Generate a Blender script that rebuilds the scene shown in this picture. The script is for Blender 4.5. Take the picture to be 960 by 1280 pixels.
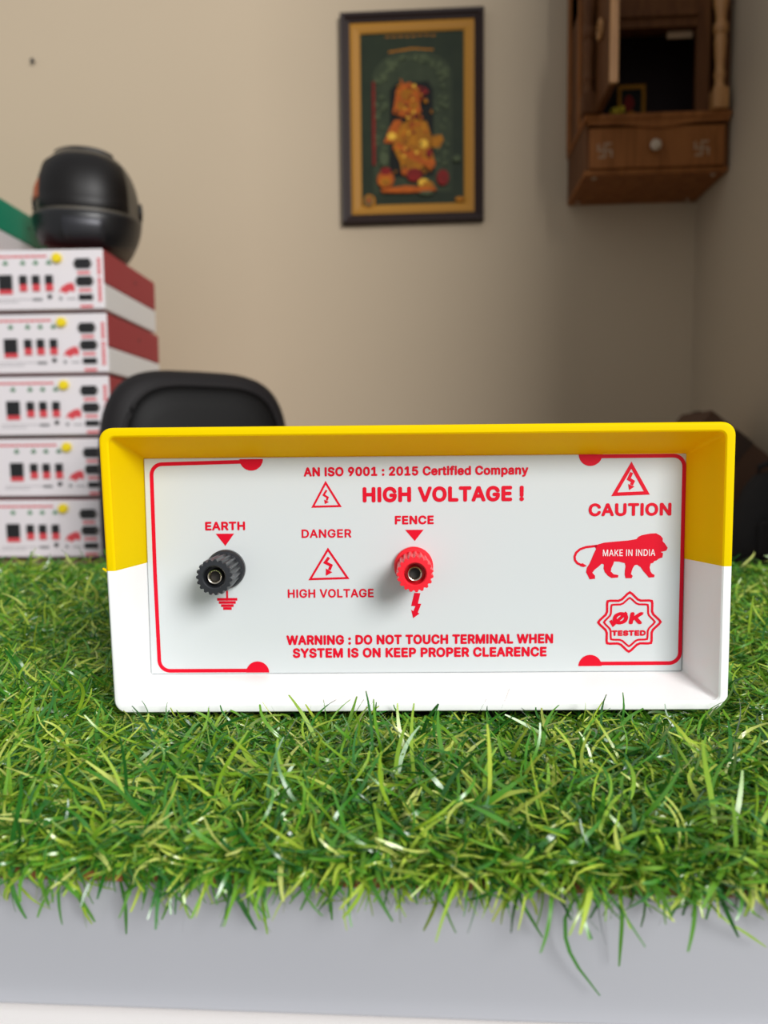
import bpy, bmesh, math, random, os
import numpy as np
from math import sin, cos, pi, radians, atan, sqrt
from mathutils import Matrix, Vector
from mathutils.geometry import delaunay_2d_cdt

for o in list(bpy.data.objects):
    bpy.data.objects.remove(o)
SC = bpy.context.scene
COL = SC.collection
random.seed(4)

# ------------------------------------------------------------------ camera
CAM_Z = 0.880
cam_d = bpy.data.cameras.new('camera')
cam_d.sensor_fit = 'VERTICAL'
cam_d.sensor_height = 36.0
cam_d.sensor_width = 27.0
cam_d.lens = 26.0
cam_d.clip_start = 0.01
cam_d.dof.use_dof = True
cam_d.dof.focus_distance = 0.330
cam_d.dof.aperture_fstop = 9.0
cam = bpy.data.objects.new('camera', cam_d)
COL.objects.link(cam)
yaw, pitch, roll = radians(3.5), atan(75 / (1280 * 26 / 36)), radians(0.55)
F = Vector((-sin(yaw) * cos(pitch), cos(yaw) * cos(pitch), -sin(pitch)))
R0 = Vector((cos(yaw), sin(yaw), 0))
U0 = R0.cross(F)
RR = cos(roll) * R0 - sin(roll) * U0
UU = cos(roll) * U0 + sin(roll) * R0
m = Matrix((RR, UU, -F)).transposed().to_4x4()
m.translation = Vector((0, 0, CAM_Z))
cam.matrix_world = m
SC.camera = cam

# ------------------------------------------------------------------ world, light, exposure
w = bpy.data.worlds.new('room_daylight')
w.use_nodes = True
w.node_tree.nodes['Background'].inputs['Color'].default_value = (0.95, 0.97, 1.0, 1)
w.node_tree.nodes['Background'].inputs['Strength'].default_value = 0.46
SC.world = w


def area_light(name, loc, target, sx, sy, power, color, spread=180):
    ld = bpy.data.lights.new(name, 'AREA')
    ld.shape = 'RECTANGLE'
    ld.size, ld.size_y = sx, sy
    ld.energy = power
    ld.color = color
    ld.spread = radians(spread)
    lo = bpy.data.objects.new(name, ld)
    COL.objects.link(lo)
    lo.location = loc
    d = Vector(target) - Vector(loc)
    lo.rotation_euler = d.to_track_quat('-Z', 'Y').to_euler()
    return lo


area_light('shopfront_daylight', (3.3, -4.6, 3.9), (-0.9, 1.9, 1.2), 2.7, 2.6, 530, (1.0, 0.99, 0.98))

SC.view_settings.view_transform = 'Standard'
SC.view_settings.look = 'None'
SC.view_settings.exposure = 0.0
SC.view_settings.gamma = 1.0
SC.view_settings.use_curve_mapping = False
try:
    SC.cycles.use_denoising = True
except Exception:
    pass


# ------------------------------------------------------------------ materials
def srgb(r, g, b):
    def f(c):
        c /= 255.0
        return c / 12.92 if c <= 0.04045 else ((c + 0.055) / 1.055) ** 2.4
    return (f(r), f(g), f(b), 1)


def mat(name, col, rough=0.5, metal=0.0, noise=None, bump=None, coat=0.0, spec=0.5):
    """noise=(scale, second colour, detail); bump=(scale, strength)"""
    ma = bpy.data.materials.new(name)
    ma.use_nodes = True
    nt = ma.node_tree
    b = nt.nodes['Principled BSDF']
    b.inputs['Base Color'].default_value = col
    b.inputs['Roughness'].default_value = rough
    b.inputs['Metallic'].default_value = metal
    b.inputs['Coat Weight'].default_value = coat
    b.inputs['Specular IOR Level'].default_value = spec
    tc = nt.nodes.new('ShaderNodeTexCoord')
    if noise:
        n = nt.nodes.new('ShaderNodeTexNoise')
        n.inputs['Scale'].default_value = noise[0]
        n.inputs['Detail'].default_value = noise[2]
        nt.links.new(tc.outputs['Object'], n.inputs['Vector'])
        mx = nt.nodes.new('ShaderNodeMix')
        mx.data_type = 'RGBA'
        mx.inputs[6].default_value = col
        mx.inputs[7].default_value = noise[1]
        nt.links.new(n.outputs['Fac'], mx.inputs[0])
        nt.links.new(mx.outputs[2], b.inputs['Base Color'])
    if bump:
        n2 = nt.nodes.new('ShaderNodeTexNoise')
        n2.inputs['Scale'].default_value = bump[0]
        n2.inputs['Detail'].default_value = 4
        nt.links.new(tc.outputs['Object'], n2.inputs['Vector'])
        bp = nt.nodes.new('ShaderNodeBump')
        bp.inputs['Strength'].default_value = bump[1]
        bp.inputs['Distance'].default_value = 0.002
        nt.links.new(n2.outputs['Fac'], bp.inputs['Height'])
        nt.links.new(bp.outputs['Normal'], b.inputs['Normal'])
    return ma


def wood(name, c1, c2, scale=6.0, rough=0.45, axis=(1, 1, 0.12)):
    ma = bpy.data.materials.new(name)
    ma.use_nodes = True
    nt = ma.node_tree
    b = nt.nodes['Principled BSDF']
    b.inputs['Roughness'].default_value = rough
    tc = nt.nodes.new('ShaderNodeTexCoord')
    mp = nt.nodes.new('ShaderNodeMapping')
    mp.inputs['Scale'].default_value = axis
    n = nt.nodes.new('ShaderNodeTexNoise')
    n.inputs['Scale'].default_value = scale * 8
    n.inputs['Detail'].default_value = 6
    n.inputs['Distortion'].default_value = 1.2
    r = nt.nodes.new('ShaderNodeValToRGB')
    r.color_ramp.elements[0].position = 0.35
    r.color_ramp.elements[1].position = 0.68
    r.color_ramp.elements[0].color = c1
    r.color_ramp.elements[1].color = c2
    nt.links.new(tc.outputs['Object'], mp.inputs['Vector'])
    nt.links.new(mp.outputs['Vector'], n.inputs['Vector'])
    nt.links.new(n.outputs['Fac'], r.inputs['Fac'])
    nt.links.new(r.outputs['Color'], b.inputs['Base Color'])
    return ma


M = {}
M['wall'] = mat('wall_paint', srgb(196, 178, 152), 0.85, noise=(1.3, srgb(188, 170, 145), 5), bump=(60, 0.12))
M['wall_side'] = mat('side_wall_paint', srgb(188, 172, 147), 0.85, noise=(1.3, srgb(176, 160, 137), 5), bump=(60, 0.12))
M['floor'] = mat('floor_tile', srgb(150, 140, 128), 0.4, noise=(8, srgb(130, 122, 112), 4))
M['yellow'] = mat('yellow_plastic', (1.0, 0.84, 0.0, 1), 0.55, bump=(900, 0.04), spec=0.06)
_nt = M['yellow'].node_tree
_tr = _nt.nodes.new('ShaderNodeBsdfTranslucent')
_tr.inputs['Color'].default_value = (1.0, 0.46, 0.0, 1)
_mx = _nt.nodes.new('ShaderNodeMixShader')
_mx.inputs[0].default_value = 0.36
_nt.links.new(_nt.nodes['Principled BSDF'].outputs[0], _mx.inputs[1])
_nt.links.new(_tr.outputs[0], _mx.inputs[2])
_nt.links.new(_mx.outputs[0], _nt.nodes['Material Output'].inputs['Surface'])
M['white'] = mat('white_plastic', srgb(248, 249, 249), 0.32, bump=(900, 0.04))
M['panel'] = mat('white_acrylic', srgb(204, 209, 210), 0.13, coat=0.15)
M['print_red'] = mat('red_print', srgb(212, 0, 36), 0.5, spec=0.2)
M['print_white'] = mat('white_print', srgb(238, 225, 226), 0.4)
M['post_black'] = mat('black_post_plastic', srgb(38, 40, 44), 0.33)
M['post_red'] = mat('red_post_plastic', srgb(238, 26, 44), 0.33)
M['hole'] = mat('dark_bore', srgb(16, 12, 10), 0.6)
M['nickel'] = mat('nickel', srgb(205, 196, 180), 0.22, 1.0)
M['rubber'] = mat('black_rubber', srgb(22, 22, 22), 0.7)
M['backing'] = mat('turf_backing', srgb(20, 30, 14), 0.9, noise=(300, srgb(36, 38, 18), 3))
M['stitch'] = mat('orange_brown_latex', srgb(168, 92, 45), 0.7, noise=(60, srgb(82, 55, 35), 3))
M['grey_lam'] = mat('grey_laminate', srgb(166, 168, 174), 0.25, noise=(5, srgb(160, 162, 168), 3), coat=0.1)
M['white_lam'] = mat('white_laminate', srgb(248, 243, 240), 0.35)
M['unit_red'] = mat('red_unit_plastic', srgb(160, 52, 58), 0.5, spec=0.3)
M['unit_green'] = mat('green_unit_plastic', srgb(22, 140, 105), 0.45)
M['unit_white'] = mat('unit_white_plastic', srgb(228, 226, 224), 0.45)
M['unit_panel'] = mat('unit_panel_white', srgb(230, 224, 226), 0.3)
M['unit_print'] = mat('unit_red_print', srgb(214, 70, 78), 0.5)
M['unit_green_print'] = mat('unit_green_print', srgb(84, 140, 100), 0.5)
M['unit_grey_print'] = mat('unit_grey_print', srgb(140, 138, 140), 0.5)
M['black_plastic'] = mat('black_plastic', srgb(24, 24, 26), 0.4)
M['knob_yellow'] = mat('yellow_knob_plastic', srgb(240, 214, 20), 0.35)
M['helmet'] = mat('helmet_black_gloss', srgb(84, 78, 68), 0.5, coat=0.0)
M['visor'] = mat('smoked_visor', srgb(13, 9, 8), 0.45, coat=0.0, spec=0.35)
M['helmet_matt'] = mat('helmet_black_matt', srgb(22, 22, 24), 0.35)
M['orange'] = mat('orange_decal', srgb(190, 85, 30), 0.4)
M['chair_fabric'] = mat('black_chair_leatherette', srgb(15, 14, 14), 0.6, bump=(400, 0.15), spec=0.25)
M['chair_side'] = mat('chair_side_leatherette', srgb(27, 24, 25), 0.6, bump=(400, 0.15), spec=0.3)
M['chrome'] = mat('chrome', srgb(190, 190, 192), 0.15, 1.0)
M['frame_dark'] = mat('dark_frame_wood', srgb(36, 19, 15), 0.5, spec=0.3)
M['gold'] = mat('gold_slip', srgb(172, 120, 38), 0.55, 0.0, spec=0.3)
M['print_green'] = mat('print_dark_green', srgb(28, 38, 28), 0.5, noise=(16, srgb(46, 54, 36), 4))
M['print_green2'] = mat('print_arch_green', srgb(66, 74, 52), 0.5, noise=(32, srgb(34, 44, 30), 5))
M['print_green3'] = mat('print_leaf_green', srgb(88, 96, 66), 0.5, noise=(40, srgb(58, 70, 48), 4))
M['print_black'] = mat('print_black', srgb(18, 20, 16), 0.5)
M['print_gold'] = mat('print_gold', srgb(206, 132, 18), 0.5, noise=(55, srgb(96, 54, 12), 5))
M['print_orange'] = mat('print_orange', srgb(214, 104, 24), 0.5, noise=(55, srgb(116, 56, 16), 5))
M['print_crimson'] = mat('print_crimson', srgb(150, 30, 24), 0.5, noise=(55, srgb(80, 22, 20), 5))
M['print_yellow'] = mat('print_yellow', srgb(230, 180, 60), 0.45)
M['glass'] = mat('picture_glass', (1, 1, 1, 1), 0.04)
_b = M['glass'].node_tree.nodes['Principled BSDF']
_b.inputs['Alpha'].default_value = 0.07
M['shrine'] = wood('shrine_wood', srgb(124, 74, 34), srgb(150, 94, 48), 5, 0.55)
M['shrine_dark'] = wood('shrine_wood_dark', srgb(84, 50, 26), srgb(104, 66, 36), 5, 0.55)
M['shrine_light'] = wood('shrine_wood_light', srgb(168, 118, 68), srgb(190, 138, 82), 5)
M['shrine_in'] = mat('shrine_lining', srgb(34, 14, 14), 0.7)
M['ivory'] = mat('ivory_knob', srgb(186, 168, 146), 0.4)
M['engrave'] = mat('pale_carving', srgb(162, 134, 106), 0.6)
M['silver'] = mat('silver_dish', srgb(190, 192, 196), 0.25, 0.9)
M['marigold'] = mat('marigold', srgb(190, 170, 40), 0.7, bump=(200, 0.8))
M['carton'] = mat('brown_carton', srgb(92, 64, 44), 0.8, noise=(30, srgb(80, 54, 38), 4))
M['tape'] = mat('dark_tape', srgb(58, 40, 30), 0.5)
M['bag'] = mat('black_bag_cloth', srgb(22, 19, 18), 0.8, bump=(300, 0.3))
M['table_wood'] = wood('table_wood', srgb(112, 84, 60), srgb(132, 100, 72), 3)
M['steel_dark'] = mat('dark_steel', srgb(60, 60, 64), 0.4, 0.6)

# turf blade material: every blade carries its own tint
gm = bpy.data.materials.new('turf_blade')
gm.use_nodes = True
nt = gm.node_tree
b = nt.nodes['Principled BSDF']
at = nt.nodes.new('ShaderNodeAttribute')
at.attribute_name = 'tint'
rp = nt.nodes.new('ShaderNodeValToRGB')
els = rp.color_ramp.elements
els[0].position = 0.0
els[0].color = srgb(24, 74, 28)
els[1].position = 1.0
els[1].color = srgb(206, 216, 120)
for pos, c in ((0.30, srgb(48, 116, 40)), (0.55, srgb(92, 152, 42)), (0.78, srgb(148, 182, 48)), (0.92, srgb(184, 202, 78))):
    e = els.new(pos)
    e.color = c
nt.links.new(at.outputs['Fac'], rp.inputs['Fac'])
nt.links.new(rp.outputs['Color'], b.inputs['Base Color'])
b.inputs['Roughness'].default_value = 0.27
b.inputs['Specular IOR Level'].default_value = 0.75
tr = nt.nodes.new('ShaderNodeBsdfTranslucent')
nt.links.new(rp.outputs['Color'], tr.inputs['Color'])
ms = nt.nodes.new('ShaderNodeMixShader')
ms.inputs[0].default_value = 0.14
nt.links.new(b.outputs[0], ms.inputs[1])
nt.links.new(tr.outputs[0], ms.inputs[2])
nt.links.new(ms.outputs[0], nt.nodes['Material Output'].inputs['Surface'])
M['blade'] = gm


# ------------------------------------------------------------------ helpers
def tag(o, label=None, cat=None, group=None, kind=None):
    if label:
        o['label'] = label
    if cat:
        o['category'] = cat
    if group:
        o['group'] = group
    if kind:
        o['kind'] = kind
    return o


def empty(name, loc=(0, 0, 0), rz=0.0):
    o = bpy.data.objects.new(name, None)
    o.empty_display_size = 0.05
    COL.objects.link(o)
    o.location = loc
    o.rotation_euler = (0, 0, rz)
    return o


def obj(name, bm, mats, parent=None, smooth=False, angle=40, loc=None, recalc=True):
    if recalc:
        bmesh.ops.recalc_face_normals(bm, faces=bm.faces[:])
    me = bpy.data.meshes.new(name)
    bm.to_mesh(me)
    bm.free()
    if not isinstance(mats, (list, tuple)):
        mats = [mats]
    for x in mats:
        me.materials.append(M[x] if isinstance(x, str) else x)
    if smooth:
        me.shade_smooth()
        if angle < 180:
            me.set_sharp_from_angle(angle=radians(angle))
    o = bpy.data.objects.new(name, me)
    COL.objects.link(o)
    if parent is not None:
        o.parent = parent
    if loc:
        o.location = loc
    return o


def B():
    return bmesh.new()


def box(bm, x0, x1, y0, y1, z0, z1, bev=0.0, seg=2, mi=0, mtx=None):
    r = bmesh.ops.create_cube(bm, size=1.0)
    vs = r['verts']
    bmesh.ops.scale(bm, vec=(x1 - x0, y1 - y0, z1 - z0), verts=vs)
    bmesh.ops.translate(bm, vec=((x0 + x1) / 2, (y0 + y1) / 2, (z0 + z1) / 2), verts=vs)
    fs = set(f for v in vs for f in v.link_faces)
    if bev > 0:
        es = list(set(e for v in vs for e in v.link_edges))
        rb = bmesh.ops.bevel(bm, geom=es, offset=bev, segments=seg, profile=0.5, affect='EDGES')
        fs = set(rb['faces']) | set(f for f in fs if f.is_valid)
        vs = list(set(v for f in fs for v in f.verts))
        fs = set(f for v in vs for f in v.link_faces)
    for f in fs:
        f.material_index = mi
    if mtx is not None:
        bmesh.ops.transform(bm, matrix=mtx, verts=vs)
    return bm


def loft(bm, loops, closed=True, cap0=True, cap1=True, mi=0):
    rings = [[bm.verts.new(p) for p in lp] for lp in loops]
    n = len(rings[0])
    for a, c in zip(rings[:-1], rings[1:]):
        for i in range(n if closed else n - 1):
            j = (i + 1) % n
            try:
                f = bm.faces.new((a[i], a[j], c[j], c[i]))
                f.material_index = mi
            except ValueError:
                pass
    if cap0:
        f = bm.faces.new(rings[0])
        f.material_index = mi
    if cap1:
        f = bm.faces.new(rings[-1][::-1])
        f.material_index = mi
    return rings


def circle(r, n, y, cx=0, cz=0):
    return [(cx + r * cos(2 * pi * i / n), y, cz + r * sin(2 * pi * i / n)) for i in range(n)]


def lathe_y(bm, prof, n=32, cx=0, cz=0, cap0=True, cap1=True, mi=0):
    """prof: (radius, y)"""
    loft(bm, [circle(max(r, 1e-5), n, y, cx, cz) for r, y in prof], True, cap0, cap1, mi)


def lathe_z(bm, prof, n=24, cx=0, cy=0, cap0=True, cap1=True, mi=0):
    """prof: (radius, z)"""
    loft(bm, [[(cx + r * cos(2 * pi * i / n), cy + r * sin(2 * pi * i / n), z) for i in range(n)] for r, z in prof],
         True, cap0, cap1, mi)


def tube(bm, pts, rad, n=10, closed=False, mi=0):
    pts = [Vector(p) for p in pts]
    rads = rad if isinstance(rad, (list, tuple)) else [rad] * len(pts)
    loops = []
    L = len(pts)
    for i, p in enumerate(pts):
        a = pts[(i - 1) % L] if (closed or i > 0) else p
        c = pts[(i + 1) % L] if (closed or i < L - 1) else p
        t = (c - a).normalized()
        up = Vector((0, 0, 1)) if abs(t.z) < 0.9 else Vector((1, 0, 0))
        s = t.cross(up).normalized()
        u = s.cross(t).normalized()
        loops.append([p + rads[i] * (cos(2 * pi * k / n) * s + sin(2 * pi * k / n) * u) for k in range(n)])
    if closed:
        loops.append(loops[0])
        loft(bm, loops, True, False, False, mi)
        bmesh.ops.remove_doubles(bm, verts=bm.verts[:], dist=1e-6)
    else:
        loft(bm, loops, True, True, True, mi)


def prism_xz(bm, poly, y0, y1, mi=0):
    """polygon in x,z swept from y0 (front) to y1; concave outlines allowed"""
    a = [bm.verts.new((x, y0, z)) for x, z in poly]
    c = [bm.verts.new((x, y1, z)) for x, z in poly]
    n = len(poly)
    fs = [bm.faces.new(a), bm.faces.new(c[::-1])]
    for i in range(n):
        j = (i + 1) % n
        fs.append(bm.faces.new((a[j], a[i], c[i], c[j])))
    for f in fs:
        f.material_index = mi
    return fs


def stroke_xz(bm, pts, wd, y0, y1, closed=False, mi=0, inner_only=False):
    """a band of constant width along a polyline in x,z"""
    P = [Vector((p[0], p[1])) for p in pts]
    n = len(P)
    L, Rr = [], []
    for i in range(n):
        if closed:
            a, c = P[(i - 1) % n], P[(i + 1) % n]
        else:
            a, c = P[max(i - 1, 0)], P[min(i + 1, n - 1)]
        d1 = (P[i] - a).normalized() if (P[i] - a).length > 0 else None
        d2 = (c - P[i]).normalized() if (c - P[i]).length > 0 else None
        if d1 is None:
            d1 = d2
        if d2 is None:
            d2 = d1
        n1 = Vector((-d1.y, d1.x))
        n2 = Vector((-d2.y, d2.x))
        mm = (n1 + n2)
        mm = mm.normalized() if mm.length > 1e-6 else n1
        k = 1 / max(0.35, mm.dot(n1))
        L.append(P[i] + mm * k * wd / 2)
        Rr.append(P[i] - mm * k * wd / 2)
    segs = n if closed else n - 1
    for i in range(segs):
        j = (i + 1) % n
        q = [L[i], Rr[i], Rr[j], L[j]]
        prism_xz(bm, [(v.x, v.y) for v in q], y0, y1, mi)


def ellipse_xz(cx, cz, rx, rz, n=24, rot=0.0):
    out = []
    for i in range(n):
        a = 2 * pi * i / n
        x, z = rx * cos(a), rz * sin(a)
        out.append((cx + x * cos(rot) - z * sin(rot), cz + x * sin(rot) + z * cos(rot)))
    return out


try:
    FONT = bpy.data.fonts.load(os.path.join(bpy.utils.system_resource('DATAFILES'), 'fonts', 'Inter.woff2'))
except Exception:
    FONT = None


def text_xz(bm, s, x0, x1, base, cap, y, weight=0.02, thick=0.00015, shear=0.0, mi=0, rot90=False):
    """lettering in the x,z plane, fitted to x0..x1 with the given baseline and cap height"""
    def build(body):
        cu = bpy.data.curves.new('lettering', 'FONT')
        cu.body = body.replace('I', '\u04c0') if FONT else body      # the plain upright I
        if FONT:
            cu.font = FONT
        cu.size = 1.0
        cu.shear = shear
        cu.space_character = 1.06
        cu.resolution_u = 4
        cu.fill_mode = 'NONE'
        o = bpy.data.objects.new('lettering', cu)
        COL.objects.link(o)
        dg = bpy.context.evaluated_depsgraph_get()
        dg.update()
        me = o.evaluated_get(dg).to_mesh()
        co = [Vector((x.co.x, x.co.y)) for x in me.vertices]
        ed = [tuple(e.vertices) for e in me.edges]
        o.evaluated_get(dg).to_mesh_clear()
        bpy.data.objects.remove(o)
        bpy.data.curves.remove(cu)
        # contours of a glyph may overlap: triangulate everything, keep what the outlines wind around
        adj = {}
        for i, j in ed:
            adj.setdefault(i, []).append(j)
            adj.setdefault(j, []).append(i)
        seen, segs = set(), []
        for i in adj:
            if i in seen:
                continue
            lp = [i]
            seen.add(i)
            while True:
                nx = [q for q in adj[lp[-1]] if q not in seen]
                if not nx:
                    break
                nxt = lp[-1] + 1 if lp[-1] + 1 in nx else nx[0]
                lp.append(nxt)
                seen.add(nxt)
            segs += [(lp[k], lp[(k + 1) % len(lp)]) for k in range(len(lp))]
        v, _, f = delaunay_2d_cdt(co, segs, [], 0, 1e-5)[:3]
        A = np.array([co[i][:] for i, _ in segs])
        Bq = np.array([co[j][:] for _, j in segs])
        out = []
        for t in f:
            c = sum((v[i] for i in t), Vector((0, 0))) / len(t)
            up = (A[:, 1] <= c.y) & (Bq[:, 1] > c.y)
            dn = (A[:, 1] > c.y) & (Bq[:, 1] <= c.y)
            cr = (Bq[:, 0] - A[:, 0]) * (c.y - A[:, 1]) - (c.x - A[:, 0]) * (Bq[:, 1] - A[:, 1])
            if int((up & (cr > 0)).sum()) - int((dn & (cr < 0)).sum()) != 0:
                out.append(tuple(t))
        return [(p.x, p.y) for p in v], out
    hv, _ = build('H')
    hz0, hz1 = min(p[1] for p in hv), max(p[1] for p in hv)
    v, f = build(s)
    a, c = min(p[0] for p in v), max(p[0] for p in v)
    g = weight * cap / 2                                   # strokes grow by g all round
    sx = (x1 - x0 - 2 * g) / (c - a)
    sz = (cap - 2 * g) / (hz1 - hz0)
    steps = [(0.0, 0.0)] + ([(cos(pi * k / 4) * g, sin(pi * k / 4) * g) for k in range(8)] if g > 0 else [])
    for i, (dx, dz) in enumerate(steps):
        vs = []
        for p in v:
            lx, lz = x0 + g + dx + (p[0] - a) * sx, base + g + dz + (p[1] - hz0) * sz
            vs.append(bm.verts.new((lx, y - thick - i * 0.000006, lz)))
        for q in f:
            try:
                fc = bm.faces.new([vs[i_] for i_ in q])
                fc.normal_update()
                if fc.normal.y > 0:
                    fc.normal_flip()
                fc.material_index = mi
            except ValueError:
                pass


def rrect(x0, x1, z0, z1, r, y, n=6):
    """rounded rectangle loop, counter-clockwise from the middle of the left side going down"""
    pts = []
    for (cx, cz, a0) in ((x0 + r, z0 + r, pi), (x1 - r, z0 + r, 1.5 * pi), (x1 - r, z1 - r, 0), (x0 + r, z1 - r, 0.5 * pi)):
        for k in range(n + 1):
            a = a0 + 0.5 * pi * k / n
            pts.append((cx + r * cos(a), y, cz + r * sin(a)))
    return pts


def copy_tree(o, parent=None):
    c = o.copy()
    COL.objects.link(c)
    if parent is not None:
        c.parent = parent
    for ch in list(o.children):
        copy_tree(ch, c)
    return c


# ------------------------------------------------------------------ setting
def struct(name, bm, m_):
    o = obj(name, bm, m_)
    o['kind'] = 'structure'
    return o


bm = B(); box(bm, -2.8, 1.4, -2.4, 2.45, -0.1, 0.0); struct('floor', bm, 'floor')
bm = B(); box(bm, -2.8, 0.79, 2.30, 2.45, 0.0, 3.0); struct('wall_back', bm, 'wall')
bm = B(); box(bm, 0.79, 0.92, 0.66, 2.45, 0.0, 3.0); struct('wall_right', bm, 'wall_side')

# ------------------------------------------------------------------ counter
ct = tag(empty('counter', (0, 0.214, 0)), 'long shop counter with grey laminate edge above a white panel, under the grass mat', 'counter')
bm = B(); box(bm, -0.85, 0.74, 0.0, 0.60, 0.7060, 0.750, 0.0012); obj('worktop', bm, 'grey_lam', ct)
bm = B(); box(bm, -0.85, 0.74, -0.009, 0.59, 0.08, 0.7050, 0.0015); obj('base_cabinet', bm, 'white_lam', ct)
bm = B(); box(bm, -0.82, 0.71, 0.04, 0.56, 0.0, 0.081); obj('plinth', bm, 'steel_dark', ct)

# ------------------------------------------------------------------ artificial turf
MAT_Y0, MAT_Y1, MAT_Z = 0.2115, 0.795, 0.754
turf = tag(empty('artificial_turf_mat', (0, 0.5, 0.750)),
           'green artificial grass mat covering the counter top, blades hanging over its front edge', 'grass mat')
bm = B(); box(bm, -0.66, 0.70, MAT_Y0 - 0.5, MAT_Y1 - 0.5, 0.0002, 0.004); obj('backing', bm, 'backing', turf)
bm = B(); box(bm, -0.66, 0.70, MAT_Y0 - 0.5012, MAT_Y0 - 0.5002, 0.0003, 0.0034)
tag(obj('edge_strip', bm, 'stitch', turf), 'orange brown cut edge of the mat')

DEV_RZ = radians(2.8)
DEV = Vector((-0.0046, 0.3222, 0.7640))


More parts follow.
